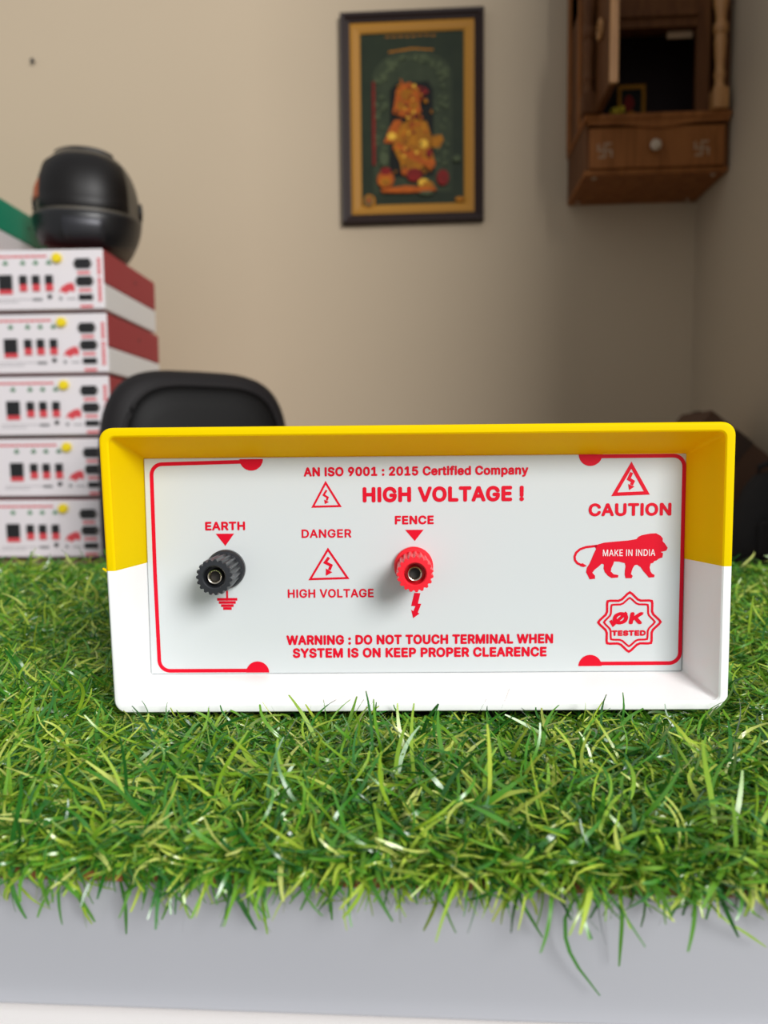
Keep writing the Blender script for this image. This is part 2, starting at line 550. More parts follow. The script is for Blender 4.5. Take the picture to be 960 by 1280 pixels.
def grow_turf():
    rng = np.random.default_rng(11)

    def field(n, x0, x1, y0, y1, lmin, lmax, wmin, wmax):
        X = rng.uniform(x0, x1, n)
        Y = rng.uniform(y0, y1, n)
        return X, Y, rng.uniform(lmin, lmax, n), rng.uniform(wmin, wmax, n)
    parts = [field(36000, -0.23, 0.24, MAT_Y0 + 0.001, 0.37, 0.014, 0.036, 0.0010, 0.0018),
             field(4200, -0.23, 0.24, MAT_Y0 + 0.0003, 0.219, 0.010, 0.022, 0.0010, 0.0016),
             field(17000, -0.66, -0.14, 0.30, 0.56, 0.014, 0.034, 0.0010, 0.0019),
             field(17000, 0.14, 0.70, 0.30, 0.56, 0.014, 0.034, 0.0010, 0.0019),
             field(22000, -0.66, 0.70, 0.52, MAT_Y1, 0.016, 0.034, 0.0012, 0.0024)]
    X, Y, L, W = [np.concatenate(q) for q in zip(*parts)]
    n = len(X)
    K = 8
    az = rng.uniform(0, 2 * pi, n)
    # tufts: neighbours share a lean
    az += 1.2 * np.sin(X * 190 + 3 * np.sin(Y * 150)) + 1.0 * np.cos(Y * 210 + 2 * np.sin(X * 130))
    tilt = np.radians(rng.normal(60, 17, n).clip(8, 88))          # from vertical
    droop = np.radians(rng.normal(66, 36, n).clip(-20, 170))
    near_dev = (np.abs(X) < 0.16) & (Y > 0.300) & (Y < 0.33)
    L = np.where(near_dev, L * 0.66, L)
    L = np.where(Y < 0.224, np.minimum(L, 0.026), L)
    curl = np.radians(rng.choice([-1, 1], n) * rng.uniform(20, 210, n))
    front = Y < 0.221
    # fringe blades lean out over the cut edge
    az = np.where(front & (rng.random(n) < 0.30), rng.normal(-pi / 2, 1.2, n), az)
    side_ = front & (rng.random(n) < 0.6)
    az = np.where(side_, rng.choice([0.0, pi], n) + rng.normal(0, 0.5, n), az)
    tint = np.clip(rng.beta(2.0, 2.2, n) + 0.06, 0, 1)
    tint = np.where(rng.random(n) < 0.07, rng.uniform(0.85, 1.0, n), tint)
    n = len(X)
    P = np.zeros((n, K + 1, 3))
    P[:, 0] = np.stack([X, Y, np.full(n, MAT_Z)], 1)
    dirs = np.zeros((n, K, 3))
    for k in range(K):
        t = (k + 0.5) / K
        e = tilt + droop * t
        e = np.minimum(e, radians(155))
        a = az + curl * t
        d = np.stack([np.sin(e) * np.cos(a), np.sin(e) * np.sin(a), np.cos(e)], 1)
        dirs[:, k] = d
        q = P[:, k] + d * (L / K)[:, None]
        over = (q[:, 1] > MAT_Y0 - 0.0005)
        q[:, 2] = np.where(over, np.maximum(q[:, 2], MAT_Z + 0.0015 + 0.004 * t), q[:, 2])
        # hanging blades stay in front of the counter face
        q[:, 1] = np.where(~over & (q[:, 2] < MAT_Z), np.minimum(q[:, 1], 0.2120), q[:, 1])
        P[:, k + 1] = q
    # keep clear of the energizer standing on the mat
    rel = P - np.array(DEV)
    lx = rel[:, :, 0] * cos(DEV_RZ) + rel[:, :, 1] * sin(DEV_RZ)
    ly = -rel[:, :, 0] * sin(DEV_RZ) + rel[:, :, 1] * cos(DEV_RZ)
    inside = (np.abs(lx) < 0.1395) & (ly > -0.0012) & (ly < 0.205) & (rel[:, :, 2] > -0.0005)
    root_in = (np.abs(lx[:, 0]) < 0.136) & (ly[:, 0] > 0.006) & (ly[:, 0] < 0.2)
    keep = ~inside.any(1) & ~root_in
    P, W, tint, az, dirs = P[keep], W[keep], tint[keep], az[keep], dirs[keep]
    n = len(P)
    # long stray blades curling down over the front edge
    strays = [
        [(0.0504, 0.2125, 0.7521), (0.0455, 0.208, 0.7522), (0.04, 0.2069, 0.7503), (0.038, 0.2065, 0.742), (0.0409, 0.2069, 0.7321), (0.0458, 0.208, 0.7253), (0.0497, 0.2095, 0.7193)] ,
        [(0.0253, 0.2125, 0.7564), (0.0254, 0.2074, 0.7552), (0.0258, 0.2065, 0.7502), (0.0294, 0.2074, 0.7436), (0.0328, 0.2095, 0.7369)] ,
        [(0.0545, 0.2125, 0.7571), (0.0543, 0.2069, 0.7556), (0.0551, 0.2069, 0.7447), (0.0551, 0.2095, 0.7287)] ,
        [(-0.0515, 0.2125, 0.7544), (-0.0493, 0.2069, 0.754), (-0.05, 0.2069, 0.7465), (-0.0493, 0.2095, 0.7353)] ,
        [(0.08, 0.2125, 0.7492), (0.0837, 0.2069, 0.7456), (0.0894, 0.2069, 0.7422), (0.0969, 0.2095, 0.736)] ,
        [(0.0523, 0.2125, 0.7521), (0.0555, 0.2069, 0.752), (0.0623, 0.2069, 0.7498), (0.0705, 0.2095, 0.743)] ,
        [(0.0123, 0.2125, 0.756), (0.0124, 0.2069, 0.7561), (0.0143, 0.2069, 0.7508), (0.0156, 0.2095, 0.7453)] ,
        [(-0.0816, 0.2125, 0.7536), (-0.0769, 0.2069, 0.752), (-0.0773, 0.2069, 0.7482), (-0.0817, 0.2095, 0.7389)] ,
        [(-0.1102, 0.2125, 0.7503), (-0.1055, 0.2069, 0.7487), (-0.1046, 0.2069, 0.7424), (-0.1035, 0.2095, 0.7369)] ,
        [(-0.0675, 0.2125, 0.7501), (-0.0602, 0.2069, 0.7507), (-0.0596, 0.2069, 0.7478), (-0.0667, 0.2095, 0.7444)] ,
        [(-0.0201, 0.2125, 0.7489), (-0.0161, 0.2069, 0.7497), (-0.009, 0.2069, 0.7497), (-0.002, 0.2095, 0.7512)] ,
        [(0.0075, 0.2125, 0.7547), (0.0055, 0.2069, 0.7535), (0.0052, 0.2069, 0.7494), (0.0046, 0.2095, 0.744)] ,
        [(0.0695, 0.2125, 0.7575), (0.0702, 0.2074, 0.7557), (0.0733, 0.2065, 0.7516), (0.0805, 0.2074, 0.7481), (0.0853, 0.2095, 0.7483)] ,
        [(-0.1282, 0.2125, 0.7472), (-0.1206, 0.2069, 0.7458), (-0.1157, 0.2069, 0.7431), (-0.1109, 0.2095, 0.7405)] ,
        [(-0.0955, 0.2125, 0.7494), (-0.0914, 0.2065, 0.7456), (-0.0929, 0.2095, 0.7339)] ,
        [(-0.0322, 0.2125, 0.7536), (-0.0297, 0.2065, 0.7511), (-0.0296, 0.2095, 0.7404)] ,
        [(0.0382, 0.2125, 0.7555), (0.0358, 0.2065, 0.7541), (0.0355, 0.2095, 0.7473)] ,
        [(-0.0347, 0.2125, 0.7485), (-0.0279, 0.2065, 0.7479), (-0.024, 0.2095, 0.7481)] ,
        [(-0.073, 0.2125, 0.7474), (-0.0771, 0.2065, 0.7495), (-0.0846, 0.2095, 0.7429)] ,
        [(-0.0092, 0.2125, 0.7517), (-0.0055, 0.2069, 0.7483), (0.0003, 0.2069, 0.748), (0.0041, 0.2095, 0.7494)] ,
        [(0.0592, 0.2125, 0.7511), (0.0633, 0.2065, 0.7505), (0.0687, 0.2095, 0.7512)] ,
        [(0.0925, 0.2125, 0.752), (0.0912, 0.2065, 0.7485), (0.096, 0.2095, 0.7443)] ,
    ]
    SP, SD = [], []
    for pl in strays:
        q = np.array(pl)
        sl = np.concatenate([[0], np.cumsum(np.linalg.norm(np.diff(q, axis=0), axis=1))])
        tt = np.linspace(0, sl[-1], 40)
        r_ = np.stack([np.interp(tt, sl, q[:, c]) for c in range(3)], 1)
        for _ in range(6):
            r_[1:-1] = (r_[:-2] + r_[1:-1] + r_[2:]) / 3
        r_ = r_[np.linspace(0, 39, K + 1).round().astype(int)]
        SP.append(r_)
        d = np.diff(r_, axis=0)
        SD.append(d / np.linalg.norm(d, axis=1, keepdims=True))
    P = np.concatenate([P, np.array(SP)])
    dirs = np.concatenate([dirs, np.array(SD)])
    W = np.concatenate([W, np.full(len(SP), 0.00115)])
    tint = np.concatenate([tint, rng.uniform(0.35, 0.9, len(SP))])
    az = np.concatenate([az, np.full(len(SP), -pi / 2)])
    n = len(P)
    rollang = rng.normal(0, 0.6, n)
    rollang[-len(SP):] *= 0.3
    dd = np.concatenate([dirs[:, :1], (dirs[:, :-1] + dirs[:, 1:]) / 2, dirs[:, -1:]], 1)
    dd /= np.linalg.norm(dd, axis=2, keepdims=True)
    side0 = np.stack([-np.sin(az), np.cos(az), np.zeros(n)], 1)[:, None, :].repeat(K + 1, 1)
    nrm = np.cross(side0, dd)
    nrm /= np.maximum(np.linalg.norm(nrm, axis=2, keepdims=True), 1e-6)
    side = side0 * np.cos(rollang)[:, None, None] + nrm * np.sin(rollang)[:, None, None]
    t = np.linspace(0, 1, K + 1)
    prof = (np.minimum(1.0, 0.75 + t) * np.where(t > 0.7, 1 - (t - 0.7) * 1.9, 1.0))[None, :, None]
    hw = W[:, None, None] / 2 * prof
    V = np.stack([P - side * hw, P + side * hw], 2).reshape(-1, 3)      # n,(K+1),2
    base = np.arange(n)[:, None] * (2 * (K + 1)) + np.arange(K)[None, :] * 2
    quads = np.stack([base, base + 1, base + 3, base + 2], 2).reshape(-1, 4)
    me = bpy.data.meshes.new('grass_blades')
    me.vertices.add(len(V))
    me.vertices.foreach_set('co', (V - np.array([0, 0.5, 0.750])).astype(np.float32).ravel())
    me.loops.add(quads.size)
    me.loops.foreach_set('vertex_index', quads.astype(np.int32).ravel())
    me.polygons.add(len(quads))
    me.polygons.foreach_set('loop_start', (np.arange(len(quads)) * 4).astype(np.int32))
    me.polygons.foreach_set('loop_total', np.full(len(quads), 4, np.int32))
    me.polygons.foreach_set('use_smooth', np.ones(len(quads), bool))
    at_ = me.attributes.new('tint', 'FLOAT', 'POINT')
    at_.data.foreach_set('value', np.repeat(tint, 2 * (K + 1)).astype(np.float32))
    me.update(calc_edges=True)
    me.materials.append(M['blade'])
    o = bpy.data.objects.new('grass_blades', me)
    COL.objects.link(o)
    o.parent = turf
    o['kind'] = 'stuff'


grow_turf()

# ------------------------------------------------------------------ the energizer in front
dev = tag(empty('fence_energizer', DEV, DEV_RZ),
          'yellow and white electric fence energizer with red lettering, standing on the grass mat', 'energizer')
SEAM = 0.0647
NA = 7


def half_loop(x0t, x1t, x0b, x1b, z0, z1, r, y, upper, seam=SEAM):
    """open loop of the rim section above or below the seam, left to right; sides slightly tapered"""
    def sx(z, top, bot):
        return bot + (top - bot) * (z - z0) / (z1 - z0)
    pts = []
    if upper:
        pts.append((sx(seam, x0t, x0b), y, seam))
        for k in range(NA + 1):
            a = pi - 0.5 * pi * k / NA
            pts.append((x0t + r + r * cos(a), y, z1 - r + r * sin(a)))
        for k in range(NA + 1):
            a = 0.5 * pi - 0.5 * pi * k / NA
            pts.append((x1t - r + r * cos(a), y, z1 - r + r * sin(a)))
        pts.append((sx(seam, x1t, x1b), y, seam))
    else:
        pts.append((sx(seam, x0t, x0b), y, seam))
        for k in range(NA + 1):
            a = pi + 0.5 * pi * k / NA
            pts.append((x0b + r + r * cos(a), y, z0 + r + r * sin(a)))
        for k in range(NA + 1):
            a = 1.5 * pi + 0.5 * pi * k / NA
            pts.append((x1b - r + r * cos(a), y, z0 + r + r * sin(a)))
        pts.append((sx(seam, x1t, x1b), y, seam))
    return pts


def housing(upper):
    E_ = []
    #        x0t      x1t     x0b      x1b     z0      z1      r      y
    secs = [(-0.1340, 0.1330, -0.1330, 0.1330, 0.0030, 0.1245, 0.0050, 0.2000),
            (-0.1350, 0.1340, -0.1340, 0.1340, 0.0022, 0.1255, 0.0052, 0.0080),
            (-0.1386, 0.1368, -0.1366, 0.1366, 0.0003, 0.1273, 0.0056, 0.0060),
            (-0.1394, 0.1374, -0.1372, 0.1372, 0.0000, 0.1277, 0.0058, 0.0030),
            (-0.1392, 0.1372, -0.1370, 0.1370, 0.0002, 0.1275, 0.0057, 0.0010),
            (-0.1384, 0.1365, -0.1363, 0.1363, 0.0008, 0.1268, 0.0052, 0.0002),
            (-0.1376, 0.1357, -0.1355, 0.1355, 0.0016, 0.1260, 0.0046, 0.0000),
            (-0.1356, 0.1334, -0.1338, 0.1334, 0.0036, 0.1242, 0.0034, 0.0001),
            (-0.1350, 0.1328, -0.1329, 0.1328, 0.0044, 0.1235, 0.0028, 0.0007),
            (-0.1346, 0.1325, -0.1325, 0.1325, 0.0048, 0.1231, 0.0024, 0.0026),
            (-0.1283, 0.1255, -0.1283, 0.1260, 0.0104, 0.1143, 0.0012, 0.0240),
            (-0.1283, 0.1255, -0.1283, 0.1260, 0.0104, 0.1143, 0.0012, 0.0280)]
    bm_ = B()
    loft(bm_, [half_loop(*s, upper) for s in secs], closed=False, cap0=True, cap1=False)
    if upper:   # moulding flash where the halves meet, on the left
        prism_xz(bm_, [(-0.1378, SEAM + 0.0002), (-0.1401, SEAM + 0.0012), (-0.1404, SEAM + 0.0007), (-0.1378, SEAM - 0.0012), (-0.1350, SEAM - 0.0010)],
                 0.0015, 0.0025)
    return bm_


obj('yellow_cover', housing(True), 'yellow', dev, True, 30)
obj('white_base', housing(False), 'white', dev, True, 30)
for sx_ in (-0.11, 0.11):
    for y_ in (0.03, 0.17):
        bm = B(); lathe_z(bm, [(0.008, -0.0098), (0.008, 0.003)], 20, sx_, y_); obj('rubber_foot', bm, 'rubber', dev)

PY = 0.0242
bm = B(); box(bm, -0.1279, 0.1256, PY, PY + 0.003, 0.0107, 0.1140, 0.0004, 1)
panel = obj('front_panel', bm, 'panel', dev)
T0, T1 = PY - 0.00015, PY + 0.0004
S_ = 0.001

# border line with half discs
bm = B()
x0, x1, zt0, zt1, zb0, zb1 = -125.2, 125.4, 112.2, 113.9, 11.5, 13.8
wl = 1.75


def corner(cx, cz, r, a0):
    return [(cx + r * cos(a0 + 0.5 * pi * k / 8), cz + r * sin(a0 + 0.5 * pi * k / 8)) for k in range(9)]


left = [(-74.0, zt0 + 0.3)] + corner(x0 + 6, zt0 - 6, 6 - wl / 2, pi / 2) + [(x0 + wl / 2, 60)] + \
    corner(x0 + 6.6, zb0 + 6, 6 - wl / 2, pi) + [(-74.0, zb0 + wl / 2 - 0.1)]
left[0] = (-74.0, zt0 - wl / 2 + 0.9)
right = [(80.0, zt1 - wl / 2)] + corner(x1 - 6, zt1 - 6, 6 - wl / 2, pi / 2)[::-1] + [(x1 - wl / 2, 60)] + \
    corner(x1 - 6, zb1 + 6, 6 - wl / 2, 1.5 * pi)[::-1] + [(80.0, zb1 + wl / 2)]
right = [(80.0, zt1 - wl / 2)] + [p for p in corner(x1 - 6, zt1 - 6, 6 - wl / 2, 0)[::-1]] + [(x1 - wl / 2, 60)] + \
    [p for p in corner(x1 - 6, zb1 + 6, 6 - wl / 2, 1.5 * pi)[::-1]] + [(80.0, zb1 + wl / 2)]
bm.free()
for pl, discs in ((left, ((-77.3, 113.3, -1), (-76.6, 11.3, 1))), (right, ((81.0, 114.0, -1), (82.0, 13.5, 1)))):
    bm = B()
    stroke_xz(bm, [(a * S_, c * S_) for a, c in pl], wl * S_, T0, T1)
    for (cx, cz, sgn) in discs:
        pl = [(cx + 5.5 * cos(pi * k / 16), cz + sgn * 5.4 * sin(pi * k / 16)) for k in range(17)]
        prism_xz(bm, [(a * S_, c * S_) for a, c in pl], T0 - 0.00002, T1)
    obj('border_line', bm, 'print_red', panel)


def tri_sign(apex, bl, br, wd, bolt, bw, head):
    bm_ = B()
    stroke_xz(bm_, [(p[0] * S_, p[1] * S_) for p in (apex, bl, br)], wd * S_, T0, T1, closed=True)
    p = bolt
    stroke_xz(bm_, [(q[0] * S_, q[1] * S_) for q in p[:-1]], bw * S_, T0, T1)
    tip, prev = Vector(p[-1]), Vector(p[-2])
    d = (tip - prev).normalized()
    s = Vector((-d.y, d.x))
    q = [tip, prev + d * 0.2 + s * head, prev + d * 0.2 - s * head]
    prism_xz(bm_, [(v.x * S_, v.y * S_) for v in q], T0 - 0.00003, T1)
    obj('warning_triangle', bm_, 'print_red', panel)


tri_sign((-42.6, 101.9), (-48.7, 90.7), (-36.0, 90.9), 0.95,
         [(-42.2, 98.4), (-43.6, 96.2), (-41.7, 95.0), (-42.2, 93.6), (-43.1, 91.9)], 0.95, 1.25)
tri_sign((-42.0, 70.4), (-50.6, 56.3), (-32.9, 56.7), 1.0,
         [(-41.6, 66.6), (-43.4, 64.2), (-40.6, 62.8), (-41.5, 60.6), (-43.2, 57.8)], 1.35, 1.75)
tri_sign((100.0, 108.8), (92.3, 95.3), (107.4, 95.8), 1.65,
         [(100.2, 105.4), (98.9, 102.4), (100.9, 101.2), (100.2, 99.6), (99.2, 97.2)], 1.5, 1.6)

# arrows, earth symbol, flash under the red post
bm = B(); prism_xz(bm, [(x * S_, z * S_) for x, z in ((-94.9, 78.3), (-86.2, 78.3), (-90.5, 72.5))], T0, T1); obj('pointer_arrow', bm, 'print_red', panel)
bm = B(); prism_xz(bm, [(x * S_, z * S_) for x, z in ((-5.5, 79.4), (3.2, 79.4), (-1.0, 74.1))], T0, T1); obj('pointer_arrow', bm, 'print_red', panel)
bm = B()
stroke_xz(bm, [(-0.0903, 0.0535), (-0.0903, 0.0470)], 0.0009, T0, T1)
for zc, hw in ((46.9, 4.8), (45.4, 4.0), (43.9, 3.0), (42.5, 2.0)):
    stroke_xz(bm, [((-90.3 - hw) * S_, zc * S_), ((-90.3 + hw) * S_, zc * S_)], 0.00125, T0 - 0.00002, T1)
obj('earth_symbol', bm, 'print_red', panel)
bm = B()
prism_xz(bm, [(x * S_, z * S_) for x, z in ((-1.4, 49.4), (1.5, 49.2), (0.3, 44.2), (1.9, 44.1), (0.2, 39.9), (1.0, 39.4), (-2.0, 37.2), (-2.9, 41.2), (-1.9, 40.6), (-0.9, 43.0), (-2.9, 43.1))], T0, T1)
obj('flash_symbol', bm, 'print_red', panel)


def letter(s, x0_, x1_, base, cap, wt=0.03, **kw):
    bm_ = B()
    text_xz(bm_, s, x0_ * S_, x1_ * S_, base * S_, cap * S_, PY, wt, **kw)
    return obj('printed_lettering', bm_, 'print_red', panel, recalc=False)


letter('AN ISO 9001 : 2015 Certified Company', -52.8, 52.2, 104.9, 4.3, 0.13)
letter('HIGH VOLTAGE !', -25.3, 50.2, 92.5, 7.2, 0.14)
letter('EARTH', -99.8, -80.9, 79.9, 4.1, 0.13)
letter('FENCE', -10.3, 8.0, 82.0, 4.1, 0.13)
letter('DANGER', -54.3, -30.8, 76.0, 4.0, 0.09)
letter('HIGH VOLTAGE', -61.4, -20.6, 47.4, 4.1, 0.09)
letter('WARNING : DO NOT TOUCH TERMINAL WHEN', -62.5, 64.4, 24.6, 4.7, 0.14)
letter('SYSTEM IS ON KEEP PROPER CLEARENCE', -59.6, 61.4, 18.3, 4.7, 0.14)
letter('CAUTION', 80.4, 119.0, 85.1, 6.0, 0.13)

# lion emblem
LX = lambda p: ((66.9 + p[0] * 0.0701) * S_, (79.4 - p[1] * 0.0716) * S_)
body = [(232, 114), (300, 95), (380, 88), (460, 82), (515, 73), (528, 58), (548, 48), (575, 43), (610, 37), (645, 36), (660, 44), (675, 52), (690, 70),
        (689, 88), (704, 104), (724, 133), (714, 152), (678, 160), (694, 168), (690, 196), (668, 203), (652, 216), (636, 220), (628, 232),
        (612, 236), (606, 262), (612, 286), (622, 302), (640, 311), (638, 327), (602, 329), (588, 312), (566, 288), (545, 258), (522, 243), (506, 246),
        (494, 264), (486, 288), (482, 304), (494, 317), (487, 332), (446, 332), (440, 308), (441, 280), (445, 254), (440, 232),
        (402, 222), (368, 220), (362, 240), (350, 264), (347, 286), (366, 305), (398, 311), (396, 327), (352, 330), (328, 315), (306, 290),
        (298, 266), (300, 240), (286, 234), (264, 254), (238, 274), (223, 294), (241, 313), (242, 334), (206, 338), (196, 318), (181, 290), (186, 260),
        (202, 236), (216, 204), (232, 165), (246, 136)]
bm = B()
prism_xz(bm, [LX(p) for p in body], T0, T1)
stroke_xz(bm, [LX(p) for p in ((252, 116), (215, 120), (178, 124), (140, 137), (113, 160), (103, 186), (106, 210), (122, 230), (146, 241))], 0.0011, T0, T1)
prism_xz(bm, [LX(p) for p in ((134, 236), (158, 230), (186, 248), (164, 256), (142, 250))], T0 - 0.00002, T1)
lion = obj('lion_emblem', bm, 'print_red', panel)
bm = B()
text_xz(bm, 'MAKE IN INDIA', 0.0873, 0.1118, 0.0662, 0.0031, T0, 0.03, thick=0.0001)
tag(obj('emblem_lettering', bm, 'print_white', panel, recalc=False), 'white letters across the lion')

# quality stamp
bm = B()


def star(R, r, squash=0.97):
    pts = []
    cx, cz = 100.35, 34.6
    for k in range(8):
        a = pi / 2 + k * pi / 4
        for da, rr in ((-0.075, R * 0.955), (0.0, R), (0.075, R * 0.955)):
            pts.append(((cx + rr * cos(a + da)) * S_, (cz + rr * sin(a + da) * squash) * S_))
        for da in (pi / 8 - 0.07, pi / 8 + 0.07):
            pts.append(((cx + r * 1.02 * cos(a + da)) * S_, (cz + r * 1.02 * sin(a + da) * squash) * S_))
    return pts


stroke_xz(bm, star(14.7, 11.6), 0.0011, T0, T1, closed=True)
stroke_xz(bm, star(12.0, 9.6), 0.0009, T0, T1, closed=True)
text_xz(bm, 'OK', 0.0924, 0.1072, 0.0336, 0.0058, PY, 0.19, shear=0.12)
text_xz(bm, 'TESTED', 0.0921, 0.1082, 0.0280, 0.0027, PY, 0.20)
stroke_xz(bm, [(0.0914, 0.0355), (0.0927, 0.0334), (0.0990, 0.0392)], 0.0015, T0 - 0.00003, T1)
obj('quality_stamp', bm, 'print_red', panel)


def binding_post(cx, cz, m_, lab):
    root = empty('binding_post', (cx, PY, cz))
    root.parent = dev
    tag(root, lab)
    bm_ = B(); lathe_y(bm_, [(0.0090, 0.0), (0.0092, -0.0006), (0.0092, -0.0028), (0.0086, -0.0036), (0.0070, -0.0038)], 48)
    obj('collar', bm_, m_, root, True, 35)
    bm_ = B()
    T = 19
    N = T * 6

    def gear(ro, ri, y, ph=0.0):
        pts = []
        for i in range(N):
            a = 2 * pi * i / N + ph
            q = (i % 6)
            r = (ri, ri + (ro - ri) * 0.35, ro * 0.995, ro, ro * 0.995, ri + (ro - ri) * 0.35)[q]
            pts.append((r * cos(a), y, r * sin(a)))
        return pts
    yf = -0.0247
    loft(bm_, [circle(0.0068, N, -0.0038), gear(0.0078, 0.0070, -0.0048), gear(0.0080, 0.0071, -0.012), gear(0.0083, 0.0073, yf + 0.0010),
               gear(0.0080, 0.0070, yf), circle(0.0053, N, yf - 0.0001), circle(0.0048, N, yf + 0.0004), circle(0.0046, N, yf + 0.006)],
         True, True, True)
    obj('knurled_knob', bm_, m_, root, True, 28)
    bm_ = B()
    lathe_y(bm_, [(0.0034, yf + 0.0062), (0.0034, yf + 0.0016), (0.0031, yf + 0.0011), (0.0027, yf + 0.0012), (0.0024, yf + 0.0018), (0.0022, yf + 0.0062)],
            40, cap0=False, cap1=False)
    sk = obj('metal_socket', bm_, 'nickel', root, True, 50)
    tag(sk, 'shiny metal socket in the middle of the knob')
    bm_ = B(); lathe_y(bm_, [(0.0023, yf + 0.0050), (0.0023, yf + 0.0058)], 24); obj('bore', bm_, 'hole', sk)
    return root


binding_post(-0.0902, 0.0617, 'post_black', 'black earth binding post')
binding_post(-0.0017, 0.0624, 'post_red', 'red fence binding post')

# ------------------------------------------------------------------ stacked units
UW, UD, UH, UF = 0.40, 0.35, 0.1445, 0.0064


def make_unit(cover_mat):
    """origin: bottom of the front right corner; x runs left (negative), y back, z up"""
    r = empty('energizer_unit')
    zs = UH - 0.077
    bm_ = B(); box(bm_, -UW, 0, 0.003, UD, UF + zs - UF, UH + 0.0, 0.004); obj('top_cover', bm_, cover_mat, r)
    bm_ = B(); box(bm_, -UW, 0, 0.003, UD, UF - 0.0, zs - 0.0003, 0.004); obj('base', bm_, 'unit_white', r)
    for px in (-UW + 0.05, -0.05):
        for py in (0.05, UD - 0.05):
            bm_ = B(); lathe_z(bm_, [(0.012, 0), (0.012, UF + 0.001)], 16, px, py); obj('rubber_foot', bm_, 'rubber', r)
    bm_ = B(); lathe_y(bm_, [(0.004, -0.001), (0.003, -0.002)], 12)
    bmesh.ops.rotate(bm_, verts=bm_.verts[:], cent=(0, 0, 0), matrix=Matrix.Rotation(radians(90), 3, 'Z'))
    bmesh.ops.translate(bm_, verts=bm_.verts[:], vec=(-0.0005, 0.20, UH - 0.035)); obj('side_screw', bm_, 'steel_dark', r)
    # face: u metres left of the right edge, v metres below the top
    bm_ = B(); box(bm_, -UW + 0.002, -0.001, 0.0, 0.006, UF + 0.002, UH - 0.001, 0.002)
    # printed marks belong to the panel
    y0_, y1_ = -0.0003, 0.001

    def mark(u0, u1, v0, v1, mi):
        prism_xz(bm_, [(-u0, UH - v0), (-u1, UH - v0), (-u1, UH - v1), (-u0, UH - v1)][::-1], y0_, y1_, mi)
    rs = random.Random(5)
    u = 0.132
    while u < 0.36:                                  # title line, unreadable at this size
        d = rs.uniform(0.006, 0.013)
        mark(u, u + d, 0.0135, 0.0185, 1)
        u += d + 0.0018
    for uc in (0.127, 0.158, 0.188, 0.229):
        mark(uc - 0.006, uc + 0.006, 0.0285, 0.0345, 2)
        mark(uc - 0.002, uc + 0.002, 0.0235, 0.036, 2)
    for uc, vc in ((0.046, 0.0545), (0.044, 0.094), (0.042, 0.1305)):
        mark(uc - 0.015, uc + 0.015, vc - 0.003, vc + 0.003, 1)
    for v0, v1 in ((0.022, 0.056), (0.066, 0.072), (0.080, 0.116)):
        v = v0
        while v < v1:
            d = rs.uniform(0.004, 0.007)
            mark(0.006, 0.0135, v, v + d, 1)
            v += d + 0.0012
    prism_xz(bm_, [(-a, UH - c) for a, c in ((0.106, 0.099), (0.100, 0.086), (0.085, 0.078), (0.074, 0.076), (0.068, 0.084), (0.069, 0.098), (0.080, 0.095), (0.090, 0.102), (0.098, 0.096))], y0_, y1_, 1)
    for a, c, d, e in ((0.150, 0.260, 0.112, 0.1135), (0.20, 0.262, 0.118, 0.1195), (0.145, 0.168, 0.110, 0.117), (0.098, 0.106, 0.108, 0.116), (0.066, 0.088, 0.1115, 0.1145)):
        mark(a, c, d, e, 3)
    pn = obj('front_panel', bm_, ['unit_panel', 'unit_print', 'unit_green_print', 'unit_grey_print'], r)
    bm_ = B(); lathe_y(bm_, [(0.0115, 0.0), (0.0115, -0.006), (0.010, -0.009), (0.006, -0.010)], 24, -0.106, UH - 0.0215); obj('yellow_button', bm_, 'knob_yellow', r, True)
    bm_ = B(); box(bm_, -0.246, -0.214, -0.003, 0.002, UH - 0.090, UH - 0.057, 0.001); obj('display', bm_, 'black_plastic', r)
    bm_ = B(); box(bm_, -0.246, -0.214, -0.002, 0.002, UH - 0.101, UH - 0.0905, 0.001); obj('display_strip', bm_, 'unit_print', r)
    for uc in (0.127, 0.158, 0.188):
        bm_ = B(); box(bm_, -uc - 0.0085, -uc + 0.0085, -0.005, 0.002, UH - 0.079, UH - 0.059, 0.001)
        box(bm_, -uc - 0.0085, -uc + 0.0085, -0.0035, 0.002, UH - 0.095, UH - 0.0792, 0.001, mi=1)
        obj('rocker_switch', bm_, ['black_plastic', 'unit_print'], r)
    for uc, vc, hw, hh in ((0.047, 0.034, 0.0215, 0.011), (0.044, 0.0735, 0.0215, 0.0105)):
        pl = [(-uc - hw, UH - vc), (-uc - hw * 0.72, UH - vc + hh), (-uc + hw * 0.72, UH - vc + hh), (-uc + hw, UH - vc), (-uc + hw * 0.72, UH - vc - hh), (-uc - hw * 0.72, UH - vc - hh)]
        bm_ = B(); prism_xz(bm_, pl, -0.004, 0.002)
        so = obj('socket', bm_, 'black_plastic', r)
        for s in (-1, 1):
            bm_ = B(); lathe_y(bm_, [(0.0016, -0.0048), (0.0016, -0.003)], 10, -uc + s * hw * 0.82, UH - vc); obj('screw', bm_, 'nickel', so)
    bm_ = B(); box(bm_, -0.0585, -0.026, -0.004, 0.002, UH - 0.1165, UH - 0.1035, 0.001); obj('fuse_holder', bm_, 'black_plastic', r)
    bm_ = B(); lathe_y(bm_, [(0.0048, 0.002), (0.0048, -0.004), (0.0035, -0.005)], 16, -0.1265, UH - 0.1075); obj('jack', bm_, 'black_plastic', r)
    return r


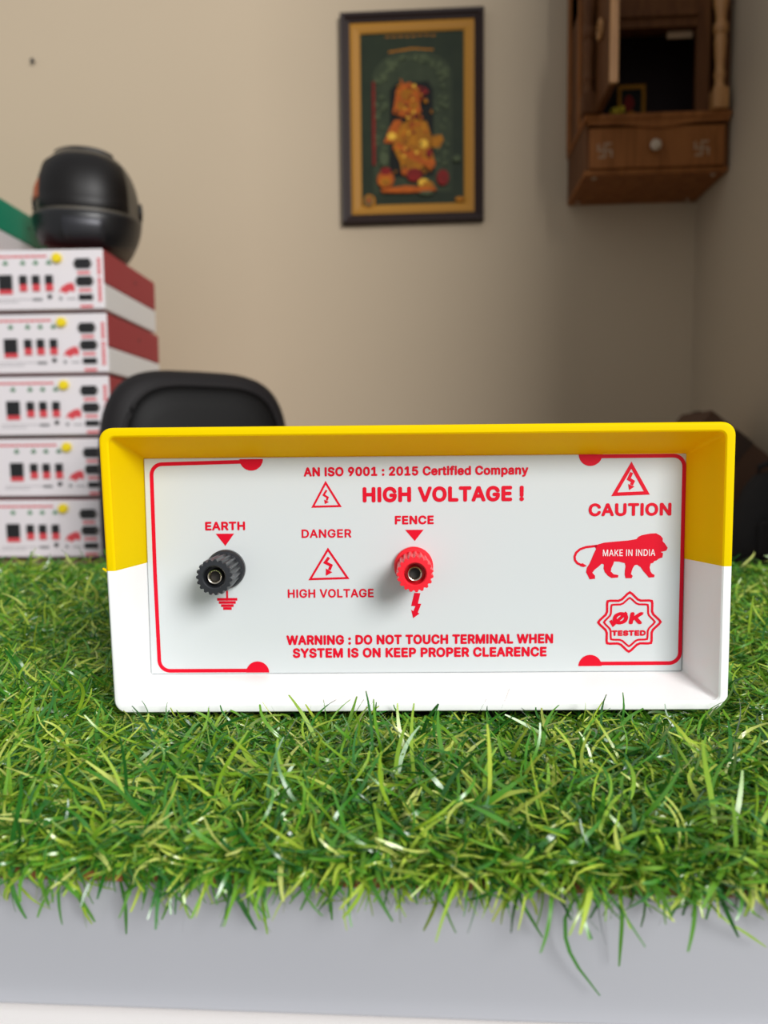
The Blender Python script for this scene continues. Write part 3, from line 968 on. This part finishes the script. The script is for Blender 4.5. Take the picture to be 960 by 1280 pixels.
unit0 = make_unit('unit_red')
unit_tops = [1.3531, 1.2088, 1.0640, 0.9193, 0.7750]
words = ['red and white energizer unit topmost of its stack, directly under the black helmet',
         'red and white energizer unit second from the top of the stack on the left',
         'red and white energizer unit third from the top, level with the chair back top',
         'red and white energizer unit fourth from the top of the stack, beside the black chair',
         'red and white energizer unit at the very bottom of the stack, just above the grass']
SHIFT = [(-0.746, 0), (-0.7445, 0.004), (-0.7440, 0.002), (-0.746, 0.006), (-0.758, 0.0)]
for i in range(5):
    u = unit0 if i == 0 else copy_tree(unit0)
    u.location = (SHIFT[i][0], 1.70 + SHIFT[i][1], 1.3531 - UH - i * (UH + UF - UF))
    u.rotation_euler = (0, 0, radians((1.5, 1.0, 1.4, 0.8, 1.2)[i]))
    tag(u, words[i], 'energizer', 'stacked red and white energizer units')
# pitch of the stack
for i, o in enumerate([o for o in COL.objects if o.parent is None and o.name.startswith('energizer_unit')]):
    o.location.z = 1.3531 - UH - i * UH
STACK_Z = 1.3531 - 5 * UH

ug = copy_tree(unit0)
ug.location = (-1.022, 1.70, 1.3531)
ug.rotation_euler = (0, 0, radians(1.0))
tag(ug, 'green and white energizer unit cut by the left edge, beside the black helmet', 'energizer')
for ch in ug.children:
    if ch.name.startswith('top_cover'):
        ch.data = ch.data.copy()
        ch.data.materials[0] = M['unit_green']
for k in ('group',):
    if k in ug:
        del ug[k]

lt = tag(empty('side_table', (-0.95, 1.66, 0)), 'wooden side table behind the counter carrying the stack of energizer units', 'table')
bm = B(); box(bm, -0.52, 0.26, 0, 0.44, STACK_Z - 0.03, STACK_Z, 0.003); obj('table_top', bm, 'table_wood', lt)
for px in (-0.49, 0.23):
    for py in (0.03, 0.41):
        bm = B(); box(bm, px - 0.022, px + 0.022, py - 0.022, py + 0.022, 0, STACK_Z - 0.03, 0.003); obj('leg', bm, 'table_wood', lt)
rsd = tag(empty('riser_stand', (-1.30, 1.70, STACK_Z)), 'wooden riser stand on the side table holding up the green and white unit', 'stand')
bm = B(); box(bm, -0.15, 0.135, 0.02, 0.37, 1.3529 - STACK_Z - 0.025, 1.3529 - STACK_Z, 0.002); obj('shelf_board', bm, 'table_wood', rsd)
for px in (-0.14, 0.125):
    bm = B(); box(bm, px - 0.009, px + 0.009, 0.03, 0.36, 0.0003, 1.3529 - STACK_Z - 0.025, 0.001); obj('side_board', bm, 'table_wood', rsd)

# ------------------------------------------------------------------ helmet
HEL = (-0.850, 1.868, 1.3533)
hel = tag(empty('helmet', HEL, radians(20)), 'black full-face motorcycle helmet with dark visor, on top of the stacked units', 'helmet')


def hel_r(az, el):
    """radius of the shell in direction az (0 = front, -y), el"""
    a, b_, c = 0.121, 0.156, 0.143
    ex = abs(cos(el) * sin(az)) / a
    ey = abs(cos(el) * cos(az)) / b_
    ez = abs(sin(el)) / c
    p = 2.35
    r = 1.0 / ((ex ** p + ey ** p + ez ** p) ** (1 / p))
    f = max(0.0, cos(az))
    if el < 0:
        r *= 1 + 0.10 * f ** 2 * min(1, -el / 0.5)       # chin bar
    return r


def hel_pt(az, el, off=0.0):
    r = hel_r(az, el) + off
    return Vector((r * cos(el) * sin(az), -r * cos(el) * cos(az), max(0.130 + r * sin(el), 0.004)))


def patch(az0, az1, elf0, elf1, off, nu=40, nv=14, thick=0.004):
    bm_ = B()
    def ring(o_):
        g = []
        for i in range(nu + 1):
            az = az0 + (az1 - az0) * i / nu
            row = []
            for j in range(nv + 1):
                el = elf0(az) + (elf1(az) - elf0(az)) * j / nv
                e = min(i, nu - i, j, nv - j)
                row.append(bm_.verts.new(hel_pt(az, el, o_ - (thick if (e == 0 and o_ > 0) else 0))))
            g.append(row)
        return g
    g = ring(off)
    for i in range(nu):
        for j in range(nv):
            bm_.faces.new((g[i][j], g[i + 1][j], g[i + 1][j + 1], g[i][j + 1]))
    return bm_


bm = B()
nu, nv = 72, 40
loops = []
for j in range(nv + 1):
    el = -1.12 + (pi / 2 - 0.02 + 1.12) * j / nv
    loops.append([hel_pt(2 * pi * i / nu, el) for i in range(nu)])
loft(bm, loops)
obj('shell', bm, 'helmet', hel, True, 60)
sm = lambda a: max(0.0, cos(a))
bm = patch(radians(-44), radians(42), lambda a: -0.16 - 0.02 * cos(2 * a), lambda a: 0.26 + 0.46 * sm(a) ** 0.8, 0.007)
visor = obj('visor', bm, 'visor', hel, True, 180)
bm = patch(radians(-40), radians(40), lambda a: 0.44 + 0.46 * sm(a) ** 0.8, lambda a: 0.52 + 0.48 * sm(a) ** 0.8, 0.006, 40, 6)
obj('brow_vent', bm, 'helmet_matt', hel, True, 180)
bm = patch(radians(-70), radians(70), lambda a: -0.70, lambda a: -0.20 - 0.03 * cos(2 * a), 0.011)
chin = obj('chin_bar', bm, 'helmet_matt', hel, True, 180)
bm = patch(radians(-16), radians(16), lambda a: -0.60, lambda a: -0.32, 0.018, 12, 6)
obj('chin_vent', bm, 'steel_dark', chin, True, 180)
for s in (-1, 1):
    bm = B(); lathe_y(bm, [(0.024, 0), (0.022, -0.006), (0.008, -0.008)], 24)
    bmesh.ops.rotate(bm, verts=bm.verts[:], cent=(0, 0, 0), matrix=Matrix.Rotation(radians(90 * s), 3, 'Z'))
    p = hel_pt(radians(84 * s), 0.06)
    bmesh.ops.translate(bm, verts=bm.verts[:], vec=p)
    obj('visor_pivot', bm, 'helmet_matt', hel, True, 30)
bm = patch(radians(-80), radians(-45), lambda a: 0.02 - (a + radians(45)) * 0.1, lambda a: 0.34 + (a + radians(45)) * 0.2, 0.005, 8, 6, 0.002)
tag(obj('decal', bm, 'orange', hel, True, 180), 'orange flash on the side of the helmet')
bm = B(); tube(bm, [hel_pt(2 * pi * i / 48, -1.0) * 0.985 + Vector((0, 0, 0.004)) for i in range(48)], 0.004, 8, True)
obj('rim_trim', bm, 'rubber', hel, True, 180)

# ------------------------------------------------------------------ office chair
ch = tag(empty('office_chair', (-0.468, 1.50, 0), radians(38)), 'black padded office chair behind the counter, only its rounded backrest showing', 'chair')


def squircle(hw, hh, y, zc, n=64, p=3.4, xs=0.0):
    out = []
    for i in range(n):
        a = 2 * pi * i / n
        c, s = cos(a), sin(a)
        out.append((xs + hw * math.copysign(abs(c) ** (2 / p), c), y, zc + hh * math.copysign(abs(s) ** (2 / p), s)))
    return out


def pad(bm_, hw, hh, zc, y0_, y1_, bulge=0.01, p=3.4):
    t = y1_ - y0_
    secs = [(0.0001, y0_ - bulge), (0.5, y0_ - bulge * 0.75), (0.80, y0_ - bulge * 0.2), (0.93, y0_ + t * 0.10), (0.985, y0_ + t * 0.28), (1.0, y0_ + t * 0.5),
            (0.985, y0_ + t * 0.75), (0.94, y0_ + t * 0.92), (0.80, y1_), (0.0001, y1_)]
    loft(bm_, [squircle(hw * s, hh * s, y, zc, p=p) for s, y in secs])


BH, BZ = 0.265, 0.783
bm = B(); pad(bm, 0.200, BH, BZ, -0.035, 0.050, 0.004, 3.9)
back = obj('backrest', bm, 'chair_side', ch, True, 180)
bm = B(); pad(bm, 0.168, BH * 0.89, BZ - 0.004, -0.048, 0.0, 0.006, 3.9); obj('back_cushion', bm, 'chair_fabric', back, True, 180)
bm = B(); tube(bm, squircle(0.169, BH * 0.893, -0.040, BZ - 0.004, 72, 3.9), 0.004, 8, True); obj('piping', bm, 'chair_side', back, True, 180)
bm = B()
pad(bm, 0.235, 0.235, 0.0, -0.04, 0.04, 0.006, 3.2)
bmesh.ops.rotate(bm, verts=bm.verts[:], cent=(0, 0, 0), matrix=Matrix.Rotation(radians(90), 3, 'X'))
bmesh.ops.translate(bm, verts=bm.verts[:], vec=(0, -0.25, 0.46)); obj('seat', bm, 'chair_fabric', ch, True, 180)
bm = B(); tube(bm, [(0, 0.055, 0.74), (0, 0.065, 0.60), (0, 0.055, 0.46), (0, 0.0, 0.41), (0, -0.22, 0.405)], 0.022, 10); obj('back_bracket', bm, 'black_plastic', ch, True, 60)
bm = B(); lathe_z(bm, [(0.03, 0.09), (0.03, 0.28), (0.018, 0.28), (0.018, 0.42)], 20, 0, -0.25); obj('gas_lift', bm, 'black_plastic', ch, True, 30)
for k in range(5):
    a = 2 * pi * k / 5 + 0.3
    bm = B(); tube(bm, [(0.02 * cos(a), -0.25 + 0.02 * sin(a), 0.12), (0.16 * cos(a), -0.25 + 0.16 * sin(a), 0.10), (0.28 * cos(a), -0.25 + 0.28 * sin(a), 0.07)], [0.026, 0.021, 0.015], 10)
    lg = obj('leg', bm, 'black_plastic', ch, True, 60)
    bm = B(); lathe_y(bm, [(0.02, -0.022), (0.027, -0.018), (0.027, 0.018), (0.02, 0.022)], 20, 0.28 * cos(a), 0.0275)
    bmesh.ops.translate(bm, verts=bm.verts[:], vec=(0, -0.25 + 0.28 * sin(a), 0)); obj('caster', bm, 'black_plastic', lg, True, 30)

# ------------------------------------------------------------------ framed picture
for k_ in ('print_green', 'print_green2', 'print_green3', 'print_black', 'print_gold', 'print_orange', 'print_crimson', 'print_yellow', 'shrine', 'shrine_dark'):
    M[k_].node_tree.nodes['Principled BSDF'].inputs['Specular IOR Level'].default_value = 0.15
fr = tag(empty('framed_picture', (-0.0447, 2.2995, 1.868)), 'dark framed picture with gold inner border and golden figure, hanging on the back wall', 'picture')
hw, hh = 0.2115, 0.3025


def frame_ring(bm_, ow, oh, iw, ih, prof, mi=0):
    """prof: list of (t, y) with t 0 = outer edge, 1 = inner edge"""
    loops_ = []
    for t, y in prof:
        a, c = ow + (iw - ow) * t, oh + (ih - oh) * t
        loops_.append([(-a, y, -c), (a, y, -c), (a, y, c), (-a, y, c)])
    loops_.append(loops_[0])
    loft(bm_, loops_, True, False, False, mi)


bm = B(); frame_ring(bm, hw, hh, hw - 0.029, hh - 0.029, [(0, 0), (0, -0.022), (0.12, -0.027), (0.45, -0.025), (0.6, -0.019), (0.9, -0.016), (1, -0.012), (1, 0)]); obj('frame', bm, 'frame_dark', fr)
bm = B(); frame_ring(bm, hw - 0.028, hh - 0.028, hw - 0.058, hh - 0.056, [(0, -0.004), (0, -0.013), (0.3, -0.015), (0.8, -0.012), (1, -0.009), (1, -0.004)]); obj('gold_slip', bm, 'gold', fr)
bm = B()
iw, ih = hw - 0.057, hh - 0.055
box(bm, -iw - 0.004, iw + 0.004, -0.006, -0.002, -ih - 0.004, ih + 0.004)
lay = [0]


def shape(pts, mi):
    """pts in picture pixels of the zoomed view; flat printed colour areas"""
    lay[0] += 1
    y = -0.006 - 0.00004 * lay[0]
    prism_xz(bm, [(((x - 170) / 578 * 2 - 1) * iw, (1 - (z - 150) / 970 * 2) * ih) for x, z in pts], y, -0.0055, mi)


def blob(cx, cy, rx, ry, mi, rot=0, n=20):
    shape(ellipse_xz(cx, cy, rx, ry, n, rot), mi)


rs = random.Random(3)
arch = [(240, 1050), (240, 400)] + [(460 - 220 * cos(pi * k / 20), 400 - 150 * sin(pi * k / 20)) for k in range(1, 20)] + [(680, 400), (680, 1050)]
shape(arch, 2)
shape([(330, 262), (460, 245), (580, 256), (578, 248), (460, 236), (330, 250)], 5)
for k in range(8):
    blob(325 + 36 * k, 172 + rs.uniform(-2, 2), 14, 4, 5)
niche = [(330, 960), (335, 470), (370, 430), (550, 425), (575, 470), (580, 960)]
shape(niche, 4)
for k in range(70):                                     # leaves round the arch
    a = rs.uniform(-0.35, pi + 0.35)
    rr = rs.uniform(0.72, 0.95)
    x, z = 460 - 220 * rr * cos(a), 430 - 160 * rr * sin(a)
    if a < 0 or a > pi:
        z = rs.uniform(450, 900)
    blob(x, z, rs.uniform(7, 20), rs.uniform(5, 13), 3, rs.uniform(0, 3), 8)
for k in range(26):
    s = rs.choice((-1, 1))
    blob(460 + s * rs.uniform(135, 205), rs.uniform(430, 900), rs.uniform(8, 20), rs.uniform(7, 16), 3, rs.uniform(0, 3), 8)
shape([(238, 420), (252, 420), (252, 890), (236, 890)], 7)
blob(490, 480, 60, 26, 7, 0.15)                          # sash behind
# a generic golden figure: crown, head, necklace, robe, arms, base
shape([(362, 540), (372, 470), (392, 455), (396, 405), (412, 440), (445, 430), (478, 450), (500, 510), (505, 600), (470, 640), (400, 620), (350, 600)], 6)
blob(430, 500, 34, 34, 5); blob(395, 560, 20, 26, 5); blob(468, 560, 24, 26, 5)
blob(452, 618, 36, 26, 7)
shape([(360, 640), (400, 640), (380, 720), (370, 770), (300, 765), (330, 690)], 6)     # raised arm
shape([(400, 660), (480, 640), (540, 655), (562, 730), (560, 800), (580, 860), (560, 940), (520, 900), (470, 960), (400, 950), (390, 880), (350, 790), (372, 720)], 5)
shape([(372, 760), (470, 820), (545, 880), (530, 905), (440, 860), (370, 790)], 6)
blob(450, 730, 42, 44, 5); blob(522, 778, 24, 24, 8); blob(345, 730, 24, 22, 8)
shape([(560, 740), (620, 730), (632, 760), (610, 805), (568, 800)], 5)
for k in range(90):                                     # jewels, folds and garlands of the figure
    x, z = rs.gauss(455, 45), rs.uniform(450, 960)
    blob(x, z, rs.uniform(4, 12), rs.uniform(4, 12), rs.choice((5, 5, 6, 6, 8, 4, 7)), rs.uniform(0, 3), 8)
blob(560, 895, 26, 30, 6); blob(420, 935, 24, 20, 6); blob(552, 835, 16, 26, 7)
blob(470, 955, 44, 38, 7); blob(520, 1000, 30, 22, 8)
blob(308, 975, 48, 48, 6); blob(310, 930, 30, 22, 7); blob(306, 990, 30, 24, 5)
blob(628, 975, 34, 44, 7); blob(545, 1020, 34, 26, 5)
shape([(280, 1030), (420, 1015), (590, 1030), (590, 1048), (430, 1055), (290, 1050)], 6)
blob(535, 1060, 40, 12, 3)
blob(215, 1098, 34, 38, 5); blob(213, 1098, 24, 28, 3); blob(213, 1095, 11, 18, 6)
blob(722, 1100, 26, 14, 5); blob(300, 860, 24, 40, 3); blob(705, 870, 20, 18, 3)
obj('print', bm, ['print_green', 'print_green', 'print_green2', 'print_green3', 'print_black', 'print_gold', 'print_orange', 'print_crimson', 'print_yellow'], fr)

# ------------------------------------------------------------------ wall shrine
sh = tag(empty('wall_shrine', (0, 0, 1.605)), 'carved dark wooden shrine cabinet with a drawer, hung in the wall corner', 'shrine cabinet')
XL, XR, YF, YB = 0.415, 0.786, 2.05, 2.2985
Z = lambda z: z - 1.605
bm = B(); box(bm, XL, XR, YF + 0.004, YB, Z(1.605), Z(1.618), 0.002); obj('bottom_board', bm, 'shrine', sh)
for xa in (XL, XR - 0.012):
    bm = B(); box(bm, xa, xa + 0.012, YF + 0.004, YB, Z(1.618), Z(1.735), 0.001); obj('drawer_case_side', bm, 'shrine_dark', sh)
bm = B(); box(bm, XL + 0.012, XR - 0.012, YF - 0.004, YF + 0.016, Z(1.619), Z(1.722), 0.003)
box(bm, XL + 0.02, XR - 0.02, YF + 0.014, YB - 0.02, Z(1.622), Z(1.70))
dr = obj('drawer', bm, 'shrine', sh)
bm = B(); lathe_y(bm, [(0.006, 0), (0.006, -0.008), (0.013, -0.013), (0.014, -0.020), (0.008, -0.026)], 20, 0.592, Z(1.668))
bmesh.ops.translate(bm, verts=bm.verts[:], vec=(0, YF - 0.003, 0)); tag(obj('knob', bm, 'ivory', dr, True), 'pale round drawer knob')
for cx, cz in ((0.4655, 1.664), (0.7140, 1.662)):        # auspicious marks carved on the drawer
    bm = B()
    q = 0.017
    for pl in ([(-q, q), (-q, 0), (q, 0), (q, -q)], [(q, q), (0, q), (0, -q), (-q, -q)]):
        stroke_xz(bm, [(cx + a, Z(cz) + c) for a, c in pl], 0.0042, YF - 0.0052, YF - 0.002)
    for a in (-1, 1):
        for c in (-1, 1):
            prism_xz(bm, ellipse_xz(cx + a * q * 0.5, Z(cz) + c * q * 0.5, 0.0018, 0.0018, 8), YF - 0.0052, YF - 0.002)
    obj('carved_mark', bm, 'engrave', dr)
# sill and scalloped valance
bm = B(); box(bm, XL - 0.004, XR, YF - 0.014, YB, Z(1.738), Z(1.753), 0.003); obj('sill', bm, 'shrine', sh)
val = [(XL + 0.004, Z(1.738)), (XL + 0.004, Z(1.728))]
for k in range(41):
    t = k / 40
    val.append((XL + 0.008 + (XR - XL - 0.016) * t, Z(1.729 - 0.013 * abs(sin(pi * t)) + 0.006 * sin(2 * pi * t) ** 2)))
val += [(XR - 0.004, Z(1.728)), (XR - 0.004, Z(1.738))]
bm = B(); prism_xz(bm, val, YF - 0.010, YF - 0.003); obj('valance', bm, 'shrine', sh)
# carcass above
bm = B(); box(bm, XL, XL + 0.014, YF + 0.010, YB, Z(1.753), Z(2.32), 0.001); obj('side_panel', bm, 'shrine_dark', sh)
bm = B(); box(bm, XR - 0.014, XR, YF + 0.010, YB, Z(1.753), Z(2.32), 0.001); obj('side_panel', bm, 'shrine_dark', sh)
bm = B(); box(bm, XL + 0.014, XR - 0.014, YB - 0.012, YB, Z(1.753), Z(2.32)); obj('back_board', bm, 'shrine_in', sh)
bm = B(); box(bm, 0.699, 0.734, YF + 0.006, YF + 0.024, Z(1.753), Z(2.07), 0.002); obj('door_post', bm, 'shrine_dark', sh)
bm = B(); box(bm, XL + 0.014, 0.450, YF + 0.006, YF + 0.024, Z(1.753), Z(2.07), 0.002); obj('door_post', bm, 'shrine_dark', sh)
bm = B(); box(bm, 0.450, 0.699, YF + 0.004, YF + 0.026, Z(1.972), Z(2.07), 0.002); box(bm, 0.450, 0.699, YF - 0.004, YF + 0.006, Z(1.995), Z(2.012), 0.002); obj('lintel', bm, 'shrine_dark', sh)
bm = B(); box(bm, XL, XR, YF + 0.002, YB, Z(2.07), Z(2.32), 0.002); obj('upper_case', bm, 'shrine', sh)
bm = B(); box(bm, XL - 0.02, XR, YF - 0.03, YB, Z(2.32), Z(2.345), 0.004); obj('cornice', bm, 'shrine_light', sh)
bm = B(); lathe_z(bm, [(0.13, 0), (0.135, 0.02), (0.11, 0.07), (0.06, 0.12), (0.015, 0.15), (0.018, 0.165), (0.004, 0.18)], 28, 0.60, 2.17)
bmesh.ops.translate(bm, verts=bm.verts[:], vec=(0, 0, Z(2.345))); obj('dome', bm, 'shrine', sh, True, 40)


def turned(cx, cy, m_):
    z0 = Z(1.753)
    bm_ = B()
    box(bm_, cx - 0.019, cx + 0.019, cy - 0.019, cy + 0.019, z0, z0 + 0.050, 0.002)
    prof = [(0.017, 0.050), (0.014, 0.058), (0.011, 0.066), (0.012, 0.080), (0.0145, 0.084), (0.0145, 0.092), (0.011, 0.098), (0.012, 0.12), (0.0145, 0.15),
            (0.0155, 0.172), (0.013, 0.185), (0.017, 0.190), (0.0185, 0.20), (0.017, 0.212), (0.012, 0.218), (0.014, 0.24), (0.0185, 0.262), (0.0185, 0.28), (0.014, 0.300), (0.019, 0.317)]
    lathe_z(bm_, [(r, z0 + z) for r, z in prof], 24, cx, cy)
    obj('turned_pillar', bm_, m_, sh, True, 40)


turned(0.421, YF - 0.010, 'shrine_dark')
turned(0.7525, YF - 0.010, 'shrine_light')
# strips on the outer left side
bm = B(); box(bm, XL - 0.006, XL, 2.11, 2.135, Z(1.753), Z(2.32), 0.001); box(bm, XL - 0.006, XL, 2.25, 2.29, Z(1.753), Z(2.32), 0.001); obj('side_strip', bm, 'shrine', sh)
# open door, seen edge on, with a ring handle
bm = B(); box(bm, 0.4370, 0.4550, 1.883, YF + 0.004, Z(1.756), Z(2.066), 0.002); door = obj('shrine_door', bm, 'shrine_dark', sh)  # darker wood colour carries the shade on the face turned from the light
bm = B(); box(bm, 0.4360, 0.4560, 1.876, 1.8828, Z(1.756), Z(2.066), 0.001); obj('lit_door_edge', bm, 'shrine_light', door)  # added pale strip, its colour stands in for light on the door edge
bm = B(); tube(bm, [(0.434 - 0.003, 1.965 + 0.020 * cos(2 * pi * k / 24), Z(1.925) + 0.020 * sin(2 * pi * k / 24)) for k in range(24)], 0.0045, 8, True); obj('ring_handle', bm, 'shrine_light', door, True, 180)
bm = B(); box(bm, 0.63, 0.695, YF + 0.027, YF + 0.034, Z(1.955), Z(1.972), 0.001); obj('catch_plate', bm, 'engrave', sh)
for cx, cy in ((0.445, 2.075), (0.755, 2.075), (0.440, 2.27), (0.755, 2.27)):
    bm = B(); lathe_z(bm, [(0.004, Z(1.602)), (0.006, Z(1.605) + 0.0005)], 12, cx, cy); obj('screw', bm, 'ivory', sh)

# things inside the shrine, standing on the sill
pp = tag(empty('framed_print', (0.574, 2.215, 1.753), radians(0)), 'small gold framed picture standing inside the wall shrine', 'picture')
bm = B()
frame_ring(bm, 0.038, 0.074, 0.029, 0.064, [(0, 0), (0, -0.010), (0.4, -0.012), (1, -0.008), (1, 0)])
bmesh.ops.translate(bm, verts=bm.verts[:], vec=(0, 0, 0.074)); obj('frame', bm, 'gold', pp)
bm = B(); box(bm, -0.031, 0.031, -0.004, 0.0, 0.007, 0.141)
prism_xz(bm, ellipse_xz(-0.006, 0.100, 0.014, 0.022), -0.0045, -0.003, 1); prism_xz(bm, ellipse_xz(0.0, 0.050, 0.022, 0.030), -0.0046, -0.003, 2)
obj('print', bm, ['print_black', 'print_crimson', 'print_gold'], pp)
mg = tag(empty('marigold_garland', (0.520, 2.16, 1.753)), 'small heap of yellow marigold flowers inside the shrine', 'flowers')
rs = random.Random(8)
for k in range(9):
    bm = B()
    bmesh.ops.create_icosphere(bm, subdivisions=2, radius=0.013)
    for v in bm.verts:
        v.co *= 1 + 0.12 * sin(v.co.x * 900) * cos(v.co.z * 900)
    a = k * 2.4
    r_ = 0.0 if k == 0 else (0.018 if k < 5 else 0.014)
    bmesh.ops.translate(bm, verts=bm.verts[:], vec=(r_ * cos(a), r_ * sin(a) * 0.8, 0.012 if k < 5 else 0.032 + (k - 5) * 0.010))
    obj('flower', bm, 'marigold', mg, True, 180)
bm = B(); lathe_z(bm, [(0.018, 0.0), (0.030, 0.003), (0.036, 0.014), (0.034, 0.014), (0.028, 0.005), (0.001, 0.004)], 28)
tag(obj('silver_dish', bm, 'silver', None, True, 50, (0.553, 2.115, 1.7532)), 'little silver dish on the floor of the wall shrine', 'dish')

# ------------------------------------------------------------------ right: bench, leaning carton, bag
bn = tag(empty('bench', (0.35, 1.50, 0)), 'dark wooden bench by the right wall carrying the carton and the black bag', 'bench')
bm = B(); box(bm, 0, 0.43, 0, 0.48, 0.600, 0.630, 0.003); obj('bench_top', bm, 'shrine_dark', bn)
for px in (0.03, 0.40):
    for py in (0.03, 0.45):
        bm = B(); box(bm, px - 0.02, px + 0.02, py - 0.02, py + 0.02, 0, 0.600, 0.002); obj('leg', bm, 'shrine_dark', bn)
ca = tag(empty('cardboard_carton', (0.6085, 1.72, 0.6303)), 'dark brown cardboard carton tilted against the right wall, behind the yellow cover', 'carton')
ca.rotation_euler = (0, radians(39), 0)
bm = B(); box(bm, -0.19, 0, 0, 0.20, 0, 0.28, 0.002); obj('carton_body', bm, 'carton', ca)
bm = B(); box(bm, -0.192, 0.0015, 0.075, 0.125, 0.278, 0.2815, 0.0005); box(bm, -0.12, -0.07, -0.0012, 0.0, 0.20, 0.281, 0.0003); obj('tape', bm, 'tape', ca)
bg = tag(empty('backpack', (0.690, 1.575, 0.630)), 'slumped black cloth bag on the bench at the right edge, before the carton', 'bag')
bm = B()
secs = [(0.066, 0.045, 0.0005), (0.078, 0.058, 0.015), (0.080, 0.064, 0.05), (0.076, 0.060, 0.09), (0.064, 0.048, 0.13), (0.050, 0.038, 0.17), (0.032, 0.024, 0.195), (0.002, 0.002, 0.204)]
loops = []
for a_, b_, z_ in secs:
    lp = []
    for i in range(40):
        t = 2 * pi * i / 40
        k = 1 + 0.03 * sin(5 * t + 30 * z_) + 0.02 * sin(9 * t - 50 * z_)
        lp.append((a_ * k * cos(t) + 0.08 * z_, b_ * k * sin(t), z_))
    loops.append(lp)
loft(bm, loops); obj('bag_body', bm, 'bag', bg, True, 180)
bm = B(); tube(bm, [(-0.012, 0, 0.186), (-0.008, 0, 0.212), (0.016, 0, 0.222), (0.040, 0, 0.212), (0.044, 0, 0.184)], 0.006, 8); obj('handle', bm, 'bag', bg, True, 180)
bm = B(); box(bm, -0.035, 0.045, -0.068, -0.050, 0.03, 0.11, 0.012, 3); obj('pocket', bm, 'bag', bg, True, 180)

bm = B(); lathe_y(bm, [(0.003, 0.004), (0.003, -0.010), (0.006, -0.010), (0.006, -0.013)], 12)
tag(obj('nail', bm, 'steel_dark', None, True, 30, (-1.200, 2.298, 2.079)), 'small nail high on the back wall, above the helmet', 'nail')
